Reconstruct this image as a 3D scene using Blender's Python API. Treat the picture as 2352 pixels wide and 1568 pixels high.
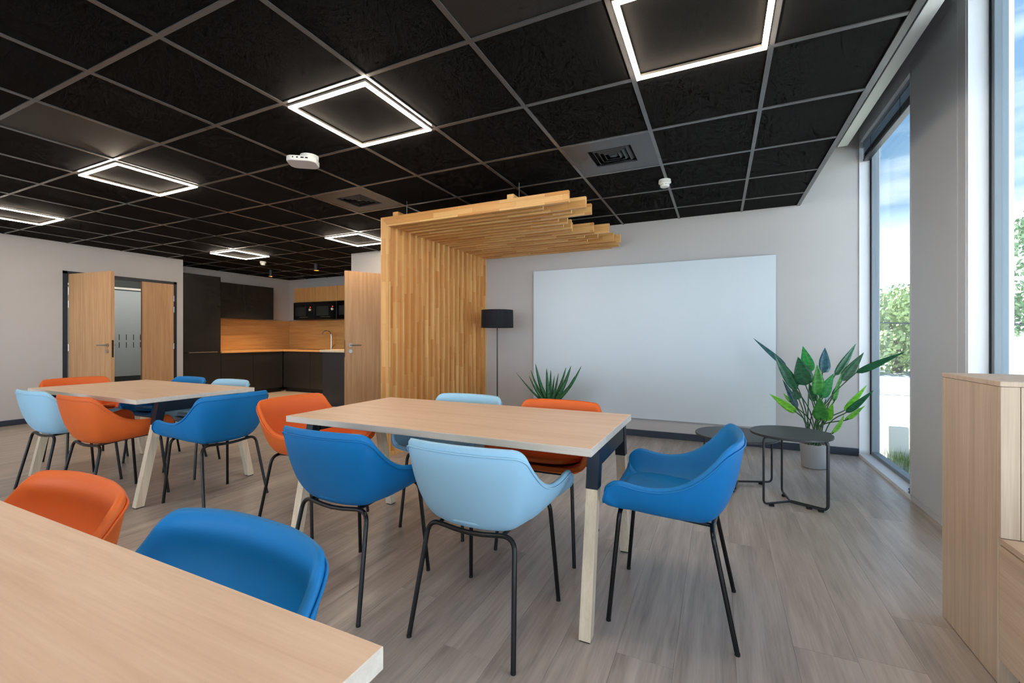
import bpy, bmesh, math, random
from mathutils import Vector, Matrix, noise
random.seed(7)
for o in list(bpy.data.objects): bpy.data.objects.remove(o)
sc = bpy.context.scene
COL = sc.collection
PI = math.pi

# ------------------------------------------------------------------ camera
CAMH, FPX, CYP, YAW = 1.165, 1011.0, 776.6, 0.43905
cam = bpy.data.cameras.new('camera'); cam.sensor_width = 36; cam.lens = FPX/2352*36
cam.shift_y = (CYP-784)/2352; cam.clip_start = .02; cam.clip_end = 400
camo = bpy.data.objects.new('camera', cam); COL.objects.link(camo)
camo.location = (0,0,CAMH); camo.rotation_euler = (PI/2,0,YAW); sc.camera = camo

# ------------------------------------------------------------------ colour management
sc.view_settings.view_transform = 'Standard'; sc.view_settings.look = 'None'
sc.view_settings.gamma = 1; sc.view_settings.use_curve_mapping = False
sc.view_settings.exposure = 1.0
SKY = 1.0; LED = 42.0; SUN = 14.0
sc.cycles.max_bounces = 7; sc.cycles.diffuse_bounces = 4; sc.cycles.glossy_bounces = 3
sc.cycles.use_adaptive_sampling = True; sc.cycles.adaptive_threshold = .03; sc.cycles.adaptive_min_samples = 12
sc.cycles.transparent_max_bounces = 12; sc.cycles.transmission_bounces = 6
sc.cycles.use_denoising = True; sc.cycles.sample_clamp_indirect = 6

# ------------------------------------------------------------------ world: hazy blue sky with wisps of cloud
w = bpy.data.worlds.new('sky'); sc.world = w; w.use_nodes = True
nt = w.node_tree; nt.nodes.clear()
def N(t, ty, **k):
    n = t.nodes.new(ty)
    for a, b in k.items(): setattr(n, a, b)
    return n
tc = N(nt,'ShaderNodeTexCoord'); sx = N(nt,'ShaderNodeSeparateXYZ'); nt.links.new(tc.outputs['Generated'], sx.inputs[0])
rp = N(nt,'ShaderNodeValToRGB'); nt.links.new(sx.outputs[2], rp.inputs[0])
el = rp.color_ramp.elements
el[0].position = 0.0; el[0].color = (4.2,4.9,5.9,1); el[1].position = .85; el[1].color = (.10,.22,.46,1)
e = el.new(.085); e.color = (3.7,4.4,5.5,1)
e = el.new(.15); e.color = (1.1,1.35,1.65,1)
e = el.new(.22); e.color = (.27,.42,.58,1)
e = el.new(.36); e.color = (.17,.32,.52,1)
mp = N(nt,'ShaderNodeMapping'); mp.inputs['Scale'].default_value = (1.3,1.3,7); nt.links.new(tc.outputs['Generated'], mp.inputs[0])
nz = N(nt,'ShaderNodeTexNoise'); nz.inputs['Scale'].default_value = 2.6; nz.inputs['Detail'].default_value = 6; nt.links.new(mp.outputs[0], nz.inputs[0])
cr = N(nt,'ShaderNodeValToRGB'); cr.color_ramp.elements[0].position = .47; cr.color_ramp.elements[1].position = .72; nt.links.new(nz.outputs[0], cr.inputs[0])
mx = N(nt,'ShaderNodeMixRGB'); mx.inputs[2].default_value = (.8,.86,.92,1)
nt.links.new(cr.outputs[0], mx.inputs[0]); nt.links.new(rp.outputs[0], mx.inputs[1])
bg = N(nt,'ShaderNodeBackground'); bg.inputs[1].default_value = SKY; nt.links.new(mx.outputs[0], bg.inputs[0])
wo = N(nt,'ShaderNodeOutputWorld'); nt.links.new(bg.outputs[0], wo.inputs[0])

sun = bpy.data.lights.new('sun','SUN'); sun.energy = SUN; sun.angle = .01; sun.color = (1,.95,.86)
suno = bpy.data.objects.new('sun', sun); COL.objects.link(suno)
suno.rotation_euler = Vector((.16,-.58,-.80)).to_track_quat('-Z','Y').to_euler()

# ------------------------------------------------------------------ helpers: pixel of the photograph -> point on a plane of the room
_s, _c = math.sin(YAW), math.cos(YAW)
def ray(x, y):
    u = (x-1176)/FPX; v = -(y-CYP)/FPX
    return Vector((_c*u-_s, _s*u+_c, v))
def onY(x, y, Y):
    d = ray(x,y)*1.0; d *= Y/d.y; return Vector((d.x,d.y,d.z+CAMH))

# ------------------------------------------------------------------ helpers: materials
def srgb(r, g, b):
    f = lambda v: (v/255/12.92) if v/255 <= .04045 else ((v/255+.055)/1.055)**2.4
    return (f(r), f(g), f(b), 1)
MATS = {}
def pbsdf(name):
    m = bpy.data.materials.new(name); m.use_nodes = True
    t = m.node_tree; return m, t, t.nodes['Principled BSDF']
def mat(name, col, rough=.5, metal=0, spec=.5, bump=0, bscale=200, vary=0, coat=0):
    m, t, b = pbsdf(name)
    b.inputs['Base Color'].default_value = col; b.inputs['Roughness'].default_value = rough
    b.inputs['Metallic'].default_value = metal; b.inputs['Specular IOR Level'].default_value = spec
    b.inputs['Coat Weight'].default_value = coat
    tcn = N(t,'ShaderNodeTexCoord'); n = N(t,'ShaderNodeTexNoise'); n.inputs['Scale'].default_value = bscale; n.inputs['Detail'].default_value = 4
    t.links.new(tcn.outputs['Object'], n.inputs['Vector'])
    if bump:
        bp = N(t,'ShaderNodeBump'); bp.inputs['Strength'].default_value = bump; bp.inputs['Distance'].default_value = .002
        t.links.new(n.outputs[0], bp.inputs['Height']); t.links.new(bp.outputs[0], b.inputs['Normal'])
    if vary:
        n2 = N(t,'ShaderNodeTexNoise'); n2.inputs['Scale'].default_value = 1.7; n2.inputs['Detail'].default_value = 5
        t.links.new(tcn.outputs['Object'], n2.inputs['Vector'])
        mr = N(t,'ShaderNodeMapRange'); mr.inputs[3].default_value = 1-vary; mr.inputs[4].default_value = 1+vary
        t.links.new(n2.outputs[0], mr.inputs[0])
        v = N(t,'ShaderNodeVectorMath', operation='SCALE'); v.inputs[0].default_value = col[:3]
        t.links.new(mr.outputs[0], v.inputs['Scale']); t.links.new(v.outputs[0], b.inputs['Base Color'])
    MATS[name] = m; return m
def wood(name, dark, light, axis='X', rough=.5, stretch=26, fine=1.0, tint=.12, contrast=(.3,.75), spec=.4, bump=.15):
    """long-grained timber: noise drawn out along one axis, shifted per object"""
    m, t, b = pbsdf(name)
    tcn = N(t,'ShaderNodeTexCoord'); oi = N(t,'ShaderNodeObjectInfo')
    off = N(t,'ShaderNodeVectorMath', operation='SCALE'); off.inputs[0].default_value = (31,17,23); t.links.new(oi.outputs['Random'], off.inputs['Scale'])
    ad = N(t,'ShaderNodeVectorMath', operation='ADD'); t.links.new(tcn.outputs['Object'], ad.inputs[0]); t.links.new(off.outputs[0], ad.inputs[1])
    mp = N(t,'ShaderNodeMapping'); s = [stretch*fine]*3; s['XYZ'.index(axis)] = 1.3*fine; mp.inputs['Scale'].default_value = s
    t.links.new(ad.outputs[0], mp.inputs[0])
    n1 = N(t,'ShaderNodeTexNoise'); n1.inputs['Scale'].default_value = 1.0; n1.inputs['Detail'].default_value = 7; n1.inputs['Roughness'].default_value = .62; n1.inputs['Distortion'].default_value = .35
    t.links.new(mp.outputs[0], n1.inputs[0])
    mp2 = N(t,'ShaderNodeMapping'); s2 = [stretch*fine*7]*3; s2['XYZ'.index(axis)] = 5*fine; mp2.inputs['Scale'].default_value = s2
    t.links.new(ad.outputs[0], mp2.inputs[0])
    n2 = N(t,'ShaderNodeTexNoise'); n2.inputs['Scale'].default_value = 1; n2.inputs['Detail'].default_value = 3; t.links.new(mp2.outputs[0], n2.inputs[0])
    mixn = N(t,'ShaderNodeMath', operation='MULTIPLY_ADD'); mixn.inputs[1].default_value = .35; t.links.new(n2.outputs[0], mixn.inputs[0])
    sub = N(t,'ShaderNodeMath', operation='SUBTRACT'); sub.inputs[1].default_value = .175; t.links.new(n1.outputs[0], sub.inputs[0]); t.links.new(sub.outputs[0], mixn.inputs[2])
    r = N(t,'ShaderNodeValToRGB'); r.color_ramp.elements[0].position = contrast[0]; r.color_ramp.elements[1].position = contrast[1]
    r.color_ramp.elements[0].color = dark; r.color_ramp.elements[1].color = light
    t.links.new(mixn.outputs[0], r.inputs[0])
    mr = N(t,'ShaderNodeMapRange'); mr.inputs[3].default_value = 1-tint; mr.inputs[4].default_value = 1+tint; t.links.new(oi.outputs['Random'], mr.inputs[0])
    v = N(t,'ShaderNodeVectorMath', operation='SCALE'); t.links.new(r.outputs[0], v.inputs[0]); t.links.new(mr.outputs[0], v.inputs['Scale'])
    t.links.new(v.outputs[0], b.inputs['Base Color'])
    b.inputs['Roughness'].default_value = rough; b.inputs['Specular IOR Level'].default_value = spec
    bp = N(t,'ShaderNodeBump'); bp.inputs['Strength'].default_value = bump; bp.inputs['Distance'].default_value = .001
    t.links.new(mixn.outputs[0], bp.inputs['Height']); t.links.new(bp.outputs[0], b.inputs['Normal'])
    MATS[name] = m; return m
def gluelam(name, axis):
    """finger-jointed rubberwood: short staves of different tone glued end to end"""
    m, t, b = pbsdf(name)
    tcn = N(t,'ShaderNodeTexCoord'); oi = N(t,'ShaderNodeObjectInfo'); sp = N(t,'ShaderNodeSeparateXYZ'); t.links.new(tcn.outputs['Object'], sp.inputs[0])
    a = N(t,'ShaderNodeMath', operation='MULTIPLY_ADD'); a.inputs[1].default_value = 9.7
    t.links.new(oi.outputs['Random'], a.inputs[0])
    o2 = N(t,'ShaderNodeMath', operation='ADD')
    if axis == 'Z': t.links.new(sp.outputs[2], a.inputs[2]); t.links.new(sp.outputs[0], o2.inputs[0]); t.links.new(sp.outputs[1], o2.inputs[1])
    else: t.links.new(sp.outputs[0], a.inputs[2]); t.links.new(sp.outputs[1], o2.inputs[0]); t.links.new(sp.outputs[2], o2.inputs[1])
    cb = N(t,'ShaderNodeCombineXYZ'); t.links.new(a.outputs[0], cb.inputs[0]); t.links.new(o2.outputs[0], cb.inputs[1]); t.links.new(oi.outputs['Random'], cb.inputs[2])
    br = N(t,'ShaderNodeTexBrick'); br.offset = .37; br.squash = 1
    br.inputs['Scale'].default_value = 1; br.inputs['Brick Width'].default_value = .42; br.inputs['Row Height'].default_value = .047
    br.inputs['Mortar Size'].default_value = .0004; br.inputs['Bias'].default_value = 0
    br.inputs['Color1'].default_value = srgb(202,140,74); br.inputs['Color2'].default_value = srgb(232,184,118); br.inputs['Mortar'].default_value = srgb(150,96,40)
    t.links.new(cb.outputs[0], br.inputs['Vector'])
    mp = N(t,'ShaderNodeMapping'); mp.inputs['Scale'].default_value = (3.2,60,9); t.links.new(cb.outputs[0], mp.inputs[0])
    n1 = N(t,'ShaderNodeTexNoise'); n1.inputs['Scale'].default_value = 1; n1.inputs['Detail'].default_value = 6; n1.inputs['Distortion'].default_value = .8; t.links.new(mp.outputs[0], n1.inputs[0])
    mr = N(t,'ShaderNodeMapRange'); mr.inputs[3].default_value = .78; mr.inputs[4].default_value = 1.2; t.links.new(n1.outputs[0], mr.inputs[0])
    v = N(t,'ShaderNodeVectorMath', operation='SCALE'); t.links.new(br.outputs[0], v.inputs[0]); t.links.new(mr.outputs[0], v.inputs['Scale'])
    t.links.new(v.outputs[0], b.inputs['Base Color']); b.inputs['Roughness'].default_value = .42; b.inputs['Specular IOR Level'].default_value = .4
    MATS[name] = m; return m
def emis(name, col, st):
    m = bpy.data.materials.new(name); m.use_nodes = True; t = m.node_tree; t.nodes.clear()
    e = N(t,'ShaderNodeEmission'); e.inputs[0].default_value = col; e.inputs[1].default_value = st
    o = N(t,'ShaderNodeOutputMaterial'); t.links.new(e.outputs[0], o.inputs[0]); MATS[name] = m; return m
def glass(name, tint=(.93,.97,.98,1)):
    m = bpy.data.materials.new(name); m.use_nodes = True; t = m.node_tree; t.nodes.clear()
    tr = N(t,'ShaderNodeBsdfTransparent'); tr.inputs[0].default_value = tint
    gl = N(t,'ShaderNodeBsdfGlossy'); gl.inputs['Roughness'].default_value = .01
    lw = N(t,'ShaderNodeLayerWeight'); lw.inputs[0].default_value = .5
    pw = N(t,'ShaderNodeMath', operation='POWER'); pw.inputs[1].default_value = 5; t.links.new(lw.outputs['Facing'], pw.inputs[0])
    fr = N(t,'ShaderNodeMath', operation='MULTIPLY_ADD'); fr.inputs[1].default_value = .6; fr.inputs[2].default_value = .03; t.links.new(pw.outputs[0], fr.inputs[0])
    mx = N(t,'ShaderNodeMixShader'); o = N(t,'ShaderNodeOutputMaterial')
    t.links.new(fr.outputs[0], mx.inputs[0]); t.links.new(tr.outputs[0], mx.inputs[1]); t.links.new(gl.outputs[0], mx.inputs[2]); t.links.new(mx.outputs[0], o.inputs[0])
    MATS[name] = m; return m
def frosted(name):
    m = bpy.data.materials.new(name); m.use_nodes = True; t = m.node_tree; t.nodes.clear()
    d = N(t,'ShaderNodeBsdfDiffuse'); d.inputs[0].default_value = (.62,.68,.68,1)
    tl = N(t,'ShaderNodeBsdfTranslucent'); tl.inputs[0].default_value = (.8,.86,.86,1)
    gl = N(t,'ShaderNodeBsdfGlossy'); gl.inputs['Roughness'].default_value = .12
    m1 = N(t,'ShaderNodeMixShader'); m1.inputs[0].default_value = .35; m2 = N(t,'ShaderNodeMixShader'); m2.inputs[0].default_value = .05
    t.links.new(d.outputs[0], m1.inputs[1]); t.links.new(tl.outputs[0], m1.inputs[2]); t.links.new(m1.outputs[0], m2.inputs[1]); t.links.new(gl.outputs[0], m2.inputs[2])
    o = N(t,'ShaderNodeOutputMaterial'); t.links.new(m2.outputs[0], o.inputs[0]); MATS[name] = m; return m
def perforated(name):
    m, t, b = pbsdf(name)
    tcn = N(t,'ShaderNodeTexCoord'); mp = N(t,'ShaderNodeMapping'); mp.inputs['Scale'].default_value = (110,110,0); mp.inputs['Rotation'].default_value = (0,0,.78)
    vo = N(t,'ShaderNodeTexVoronoi'); vo.inputs['Randomness'].default_value = 0; vo.inputs['Scale'].default_value = 1
    t.links.new(tcn.outputs['Object'], mp.inputs[0]); t.links.new(mp.outputs[0], vo.inputs[0])
    r = N(t,'ShaderNodeValToRGB'); r.color_ramp.elements[0].position = .3; r.color_ramp.elements[1].position = .36
    r.color_ramp.elements[0].color = (.002,.002,.002,1); r.color_ramp.elements[1].color = (.013,.013,.013,1)
    t.links.new(vo.outputs['Distance'], r.inputs[0]); t.links.new(r.outputs[0], b.inputs['Base Color']); b.inputs['Roughness'].default_value = .5
    MATS[name] = m; return m
def leafmat(name, c1, c2, rough=.35):
    m, t, b = pbsdf(name)
    tcn = N(t,'ShaderNodeTexCoord'); mp = N(t,'ShaderNodeMapping'); mp.inputs['Scale'].default_value = (25,25,60)
    n1 = N(t,'ShaderNodeTexNoise'); n1.inputs['Scale'].default_value = 1; n1.inputs['Detail'].default_value = 3
    t.links.new(tcn.outputs['Object'], mp.inputs[0]); t.links.new(mp.outputs[0], n1.inputs[0])
    r = N(t,'ShaderNodeValToRGB'); r.color_ramp.elements[0].position = .35; r.color_ramp.elements[1].position = .65
    r.color_ramp.elements[0].color = c1; r.color_ramp.elements[1].color = c2
    t.links.new(n1.outputs[0], r.inputs[0]); t.links.new(r.outputs[0], b.inputs['Base Color']); b.inputs['Roughness'].default_value = rough
    MATS[name] = m; return m

wall_c = srgb(190,185,181)
mat('wall_paint', wall_c, .85, bump=.25, bscale=260, vary=.02)
mat('pier_cladding', srgb(204,206,209), .55, bump=.05, vary=.02)
mat('white_lining', srgb(232,234,236), .5)
mat('white_band', srgb(242,244,238), .5)
mat('skirting', srgb(36,46,60), .5, vary=.05)
mat('ceiling_tile', srgb(20,19,19), .9, spec=.12, bump=.4, bscale=420, vary=.12)
mat('ceiling_rail', srgb(82,81,81), .26, metal=.15, spec=.8)
mat('vent_plate', srgb(80,80,82), .38, metal=.35)
mat('vent_fin', srgb(60,62,64), .45, metal=.3)
mat('void_black', srgb(14,14,15), .9, bump=.2)
perforated('perforated_tile')
emis('led_strip', (1,.84,.66,1), LED)
mat('led_frame', srgb(150,140,130), .35, metal=.5)
wood('floor_oak', srgb(154,143,134), srgb(204,193,183), 'Y', rough=.30, stretch=16, fine=1.0, tint=.07, contrast=(.28,.74), spec=.5)
wood('floor_oak_far', srgb(154,143,134), srgb(204,193,183), 'Y', rough=.42, stretch=16, tint=0, contrast=(.28,.74))
wood('table_oak', srgb(210,178,153), srgb(229,202,179), 'X', rough=.42, stretch=22, fine=1.2, tint=.03, contrast=(.25,.75))
wood('table_edge', srgb(214,200,184), srgb(230,219,205), 'X', rough=.5, stretch=40, tint=.02)
wood('leg_oak', srgb(212,190,160), srgb(236,218,190), 'Z', rough=.5, stretch=40, tint=.03)
wood('door_oak', srgb(182,138,96), srgb(212,168,124), 'Z', rough=.5, stretch=34, tint=.04)
wood('kitchen_oak', srgb(196,142,82), srgb(222,172,110), 'X', rough=.45, stretch=20, tint=.04)
wood('kitchen_oak_y', srgb(196,142,82), srgb(222,172,110), 'Y', rough=.45, stretch=20, tint=.04)
wood('cabinet_oak', srgb(190,140,84), srgb(214,166,108), 'Z', rough=.45, stretch=24, tint=.05)
wood('bench_oak', srgb(190,164,138), srgb(220,197,170), 'Z', rough=.5, stretch=38, tint=.04)
wood('bench_oak_y', srgb(192,166,138), srgb(220,197,170), 'Y', rough=.5, stretch=38, tint=.04)
gluelam('slat_post', 'Z'); gluelam('slat_beam', 'X')
mat('panel_graphite', srgb(50,50,53), .42, bump=.04, vary=.05)
mat('black_laminate', srgb(40,38,36), .38, bump=.04, vary=.06)
mat('black_steel', srgb(34,36,40), .42, metal=.2, coat=.1)
mat('bracket_steel', srgb(36,42,50), .35, metal=.35)
mat('black_tube', srgb(7,7,8), .33, spec=.4, coat=.1)
mat('rubber', srgb(24,24,26), .8)
mat('appliance_black', srgb(14,13,13), .12, spec=.6)
mat('appliance_screen', srgb(46,50,48), .2)
mat('chrome', srgb(214,214,216), .12, metal=1)
mat('brushed_steel', srgb(176,174,170), .32, metal=1)
mat('gold_inside', srgb(230,150,50), .3, metal=.9)
mat('chair_blue', srgb(0,120,188), .5, spec=.35, bump=.12, bscale=700, vary=.04)
mat('chair_light_blue', srgb(162,208,234), .5, spec=.35, bump=.12, bscale=700, vary=.03)
mat('chair_orange', srgb(228,106,42), .5, spec=.35, bump=.12, bscale=700, vary=.04)
mat('whiteboard', srgb(210,219,223), .45, spec=.5, vary=.01)
mat('lamp_fabric', srgb(20,19,26), .85, bump=.4, bscale=900)
mat('plastic_white', srgb(226,224,216), .45)
mat('plastic_grey', srgb(196,192,194), .4)
mat('plastic_dark', srgb(24,24,26), .5)
mat('pot_grey', srgb(150,150,150), .6, bump=.1)
mat('pot_dark', srgb(70,70,72), .7)
mat('soil', srgb(50,42,36), .95, bump=.8, bscale=80)
mat('pebble', srgb(226,226,222), .6)
mat('table_black', srgb(56,60,64), .45, bump=.08, bscale=500)
mat('frame_alu', srgb(128,137,144), .5, metal=.1)
mat('gasket', srgb(26,34,44), .5)
mat('blind_slat', srgb(150,168,186), .3, metal=.5)
leafmat('leaf_dark', srgb(18,74,48), srgb(38,104,64)); leafmat('leaf_mid', srgb(44,120,48), srgb(78,150,66))
leafmat('leaf_bright', srgb(84,170,40), srgb(132,205,60)); leafmat('leaf_blue', srgb(34,76,82), srgb(60,106,108))
leafmat('leaf_green', srgb(16,130,56), srgb(44,168,76)); leafmat('stem_green', srgb(40,74,48), srgb(70,104,60), .5)
leafmat('aloe_green', srgb(30,92,56), srgb(62,124,78), .5)
leafmat('foliage', srgb(120,146,88), srgb(172,188,128), .8); leafmat('foliage_deep', srgb(88,122,84), srgb(146,170,120), .8)
mat('bark', srgb(110,96,80), .9)
mat('asphalt_pale', srgb(200,204,208), .9, vary=.08, bump=.3, bscale=30)
mat('gravel', srgb(120,124,116), .95, vary=.2, bump=.8, bscale=60)
mat('concrete', srgb(214,214,206), .85, vary=.1)
mat('far_wall', srgb(150,158,166), .8)
mat('asphalt_shadow', srgb(130,134,140), .9, vary=.05)  # yard surface darkened to the tone of a cast shadow
mat('galvanised', srgb(196,196,196), .5, metal=.3)
mat('facade', srgb(200,200,198), .8)
glass('window_glass'); glass('partition_glass', (.8,.86,.86,1)); frosted('frosted_film')

# ------------------------------------------------------------------ helpers: meshes
class MB:
    def __init__(s): s.v = []; s.f = []; s.m = []
    def add(s, vs, fs, mi=0):
        b = len(s.v); s.v += [Vector(p) for p in vs]; s.f += [tuple(i+b for i in f) for f in fs]; s.m += [mi]*len(fs); return s
    def box(s, x0, x1, y0, y1, z0, z1, mi=0):
        return s.add([(x0,y0,z0),(x1,y0,z0),(x1,y1,z0),(x0,y1,z0),(x0,y0,z1),(x1,y0,z1),(x1,y1,z1),(x0,y1,z1)],
                     [(0,3,2,1),(4,5,6,7),(0,1,5,4),(1,2,6,5),(2,3,7,6),(3,0,4,7)], mi)
    def bbox(s, x0, x1, y0, y1, z0, z1, r=.003, seg=2, mi=0):
        """box with rounded edges"""
        bm = bmesh.new(); bmesh.ops.create_cube(bm, size=1)
        for v in bm.verts: v.co = Vector(((x0+x1)/2+v.co.x*(x1-x0), (y0+y1)/2+v.co.y*(y1-y0), (z0+z1)/2+v.co.z*(z1-z0)))
        bmesh.ops.bevel(bm, geom=bm.edges[:], offset=r, segments=seg, affect='EDGES', profile=.5)
        bm.verts.index_update(); s.add([v.co.copy() for v in bm.verts], [tuple(v.index for v in f.verts) for f in bm.faces], mi); bm.free(); return s
    def tube(s, pts, r, n=10, caps=True, mi=0):
        pts = [Vector(p) for p in pts]; k = len(pts); rs = r if isinstance(r,(list,tuple)) else [r]*k
        t0 = (pts[1]-pts[0]).normalized(); up = Vector((0,0,1)) if abs(t0.z) < .9 else Vector((1,0,0))
        nrm = t0.cross(up).normalized(); vs = []
        for i, p in enumerate(pts):
            t = (pts[min(i+1,k-1)]-pts[max(i-1,0)]).normalized()
            nrm = (nrm-t*nrm.dot(t)).normalized(); bi = t.cross(nrm)
            for j in range(n):
                a = 2*PI*j/n; vs.append(p+(nrm*math.cos(a)+bi*math.sin(a))*rs[i])
        fs = [(i*n+j, i*n+(j+1)%n, (i+1)*n+(j+1)%n, (i+1)*n+j) for i in range(k-1) for j in range(n)]
        if caps: fs += [tuple(range(n))[::-1], tuple((k-1)*n+j for j in range(n))]
        return s.add(vs, fs, mi)
    def lathe(s, prof, n=32, c=(0,0), caps=True, mi=0):
        vs = [(c[0]+r*math.cos(2*PI*j/n), c[1]+r*math.sin(2*PI*j/n), z) for r, z in prof for j in range(n)]
        k = len(prof)
        fs = [(i*n+j, i*n+(j+1)%n, (i+1)*n+(j+1)%n, (i+1)*n+j) for i in range(k-1) for j in range(n)]
        if caps: fs += [tuple(range(n))[::-1], tuple((k-1)*n+j for j in range(n))]
        return s.add(vs, fs, mi)
    def beam(s, a, b, wx, wy, mi=0):
        """square bar from a to b with level ends"""
        a = Vector(a); b = Vector(b)
        vs = [p+Vector((sx*wx/2, sy*wy/2, 0)) for p in (a,b) for sx, sy in ((-1,-1),(1,-1),(1,1),(-1,1))]
        return s.add(vs, [(3,2,1,0),(4,5,6,7),(0,1,5,4),(1,2,6,5),(2,3,7,6),(3,0,4,7)], mi)
    def mesh(s, name, mats, org=(0,0,0), smooth=False):
        me = bpy.data.meshes.new(name); o = Vector(org)
        me.from_pydata([p-o for p in s.v], [], s.f)
        mats = mats if isinstance(mats,(list,tuple)) else [mats]
        for m in mats: me.materials.append(MATS[m])
        for p, mi in zip(me.polygons, s.m): p.material_index = mi; p.use_smooth = smooth
        me.update(); return me
    def build(s, name, mats, parent=None, smooth=False, recentre=False):
        org = ORG.get(parent.name, Vector((0,0,0))) if parent else Vector((0,0,0))
        loc = Vector((0,0,0))
        if recentre:
            lo = Vector([min(v[i] for v in s.v) for i in range(3)]); hi = Vector([max(v[i] for v in s.v) for i in range(3)])
            c = (lo+hi)/2; loc = c-org; me = s.mesh(name, mats, c, smooth)
        else: me = s.mesh(name, mats, org, smooth)
        o = bpy.data.objects.new(name, me); COL.objects.link(o); o.location = loc
        if parent: o.parent = parent
        ORG[o.name] = org+loc if parent else Vector((0,0,0))+loc
        if smooth == 'auto' or smooth:
            md = None
        return o
ORG = {}
def tag(o, label, cat, group=None):
    o['label'] = label; o['category'] = cat
    if group: o['group'] = group
    return o
def thing(name, label, cat, loc=(0,0,0), group=None):
    o = bpy.data.objects.new(name, None); COL.objects.link(o); o.location = loc; o.empty_display_size = .1
    ORG[o.name] = Vector(loc); return tag(o, label, cat, group)
def struct(o): o['kind'] = 'structure'; return o
def sroot(name, loc=(0,0,0)):
    o = bpy.data.objects.new(name, None); COL.objects.link(o); o.location = loc; o.empty_display_size = .1
    ORG[o.name] = Vector(loc); o['kind'] = 'structure'; return o
def piece(name, me, loc, parent, rot=None):
    o = bpy.data.objects.new(name, me); COL.objects.link(o); o.location = Vector(loc)-ORG.get(parent.name, Vector()); o.parent = parent
    if rot: o.rotation_euler = rot
    return o
def autosmooth(o, ang=.6):
    for p in o.data.polygons: p.use_smooth = True
    o.data.set_sharp_from_angle(angle=ang); return o
def catmull(P, n, closed=False):
    P = [Vector(p) for p in P]; out = []; k = len(P); segs = k if closed else k-1
    for i in range(segs):
        p0 = P[(i-1)%k] if closed or i > 0 else P[0]; p1 = P[i]; p2 = P[(i+1)%k]; p3 = P[(i+2)%k] if closed or i+2 < k else P[-1]
        for j in range(n):
            t = j/n; out.append(.5*((2*p1)+(p2-p0)*t+(2*p0-5*p1+4*p2-p3)*t*t+(3*p1-p0-3*p2+p3)*t**3))
    if not closed: out.append(P[-1])
    return out
def fillet(pts, r, n=6):
    """polyline with rounded corners"""
    P = [Vector(p) for p in pts]; out = [P[0]]
    for i in range(1, len(P)-1):
        a = (P[i-1]-P[i]); b = (P[i+1]-P[i]); rr = min(r, a.length*.49, b.length*.49)
        A = P[i]+a.normalized()*rr; B = P[i]+b.normalized()*rr
        for j in range(n+1):
            t = j/n; out.append(A*(1-t)**2+P[i]*2*t*(1-t)+B*t*t)
    out.append(P[-1]); return out

# ================================================================== SETTING
XW, XL, YB, HC = 1.255, -8.55, 5.40, 2.544        # window wall, left wall, back wall, ceiling height
XK, YK = -9.28, 7.25                              # kitchen walls
XE = 0.735                                        # edge of the suspended ceiling
XO = -5.44                                        # left end of the back wall (kitchen opening)
YR = -4.6                                         # wall behind the photographer
SL = 3.25                                         # underside of the slab

floor = struct(MB().box(-12.2, 1.45, YR-.15, 8.2, -.17, -.006).build('floor','floor_oak_far'))
PW, PL = .2, 1.5
pm = MB().bbox(-PW/2+.0003, PW/2-.0003, -PL/2+.0003, PL/2-.0003, -.006, 0, r=.0004, seg=1).mesh('floor_plank','floor_oak')
rest = MB(); nplank = 0
col = 0; x = XW-.1
rr = random.Random(3)
while x > -12.1:
    y = YR-rr.random()*PL
    while y < 8.1:
        yc = y+PL/2
        d = -_s*x+_c*yc
        inside = (x > XL-.1 and -.2 < yc < YB+.4) or (x > XK-.1 and x < XO+.2 and YB-.8 < yc < YK+.5)
        u = (_c*x+_s*yc)/max(d,.01)
        near = d+PL*.5 > 1.3 and abs(u) < 1.5
        if inside and near and nplank < 300:
            piece('floor_plank', pm, (x, yc, 0), floor); nplank += 1
        else:
            rest.box(x-PW/2+.0006, x+PW/2-.0006, max(y,YR-.1)+.0006, min(y+PL,8.15)-.0006, -.006, 0)
        y += PL
    x -= PW
ro = rest.build('floor_plank_field','floor_oak_far', floor); ro['kind'] = 'stuff'

# ---- walls
def dado(name, mb, m='wall_paint'): return struct(mb.build(name, m))
DY0, DY1, DZ = 2.985, 4.455, 2.14                 # double door in the left wall
dado('wall_left', MB().box(XL-.18, XL, YR, DY0, 0, SL).box(XL-.18, XL, DY1, 4.56, 0, SL).box(XL-.18, XL, DY0, DY1, DZ, SL))
dado('wall_kitchen_left', MB().box(XK-.12, XK, 4.56, YK+.12, 0, SL).box(XK, XL-.18, 4.56-.12, 4.56, 0, SL))
dado('wall_kitchen_back', MB().box(XK, -5.0, YK, YK+.12, 0, SL))
D2a, D2b = -5.20, -4.215                          # door in the back wall
dado('wall_back', MB().box(XO, D2a, YB, YB+.12, 0, SL).box(D2b, 1.42, YB, YB+.12, 0, SL).box(D2a, D2b, YB, YB+.12, DZ, SL))
dado('wall_closet', MB().box(XO, XO+.12, YB+.12, YK, 0, SL).box(-3.9, -3.78, YB+.12, YK, 0, SL).box(-5.0, -3.78, YK, YK+.12, 0, SL))
RW = [(-7.9,-5.3),(-4.9,-2.3),(-1.9,.7)]              # unseen windows added behind the photographer for more daylight
wbm = MB().box(XL-.18, -7.9, YR-.15, YR, 0, SL).box(-5.3, -4.9, YR-.15, YR, 0, SL).box(-2.3, -1.9, YR-.15, YR, 0, SL).box(.7, 1.45, YR-.15, YR, 0, SL)
for a, b in RW: wbm.box(a, b, YR-.15, YR, 2.95, SL)
dado('wall_behind', wbm)
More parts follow.
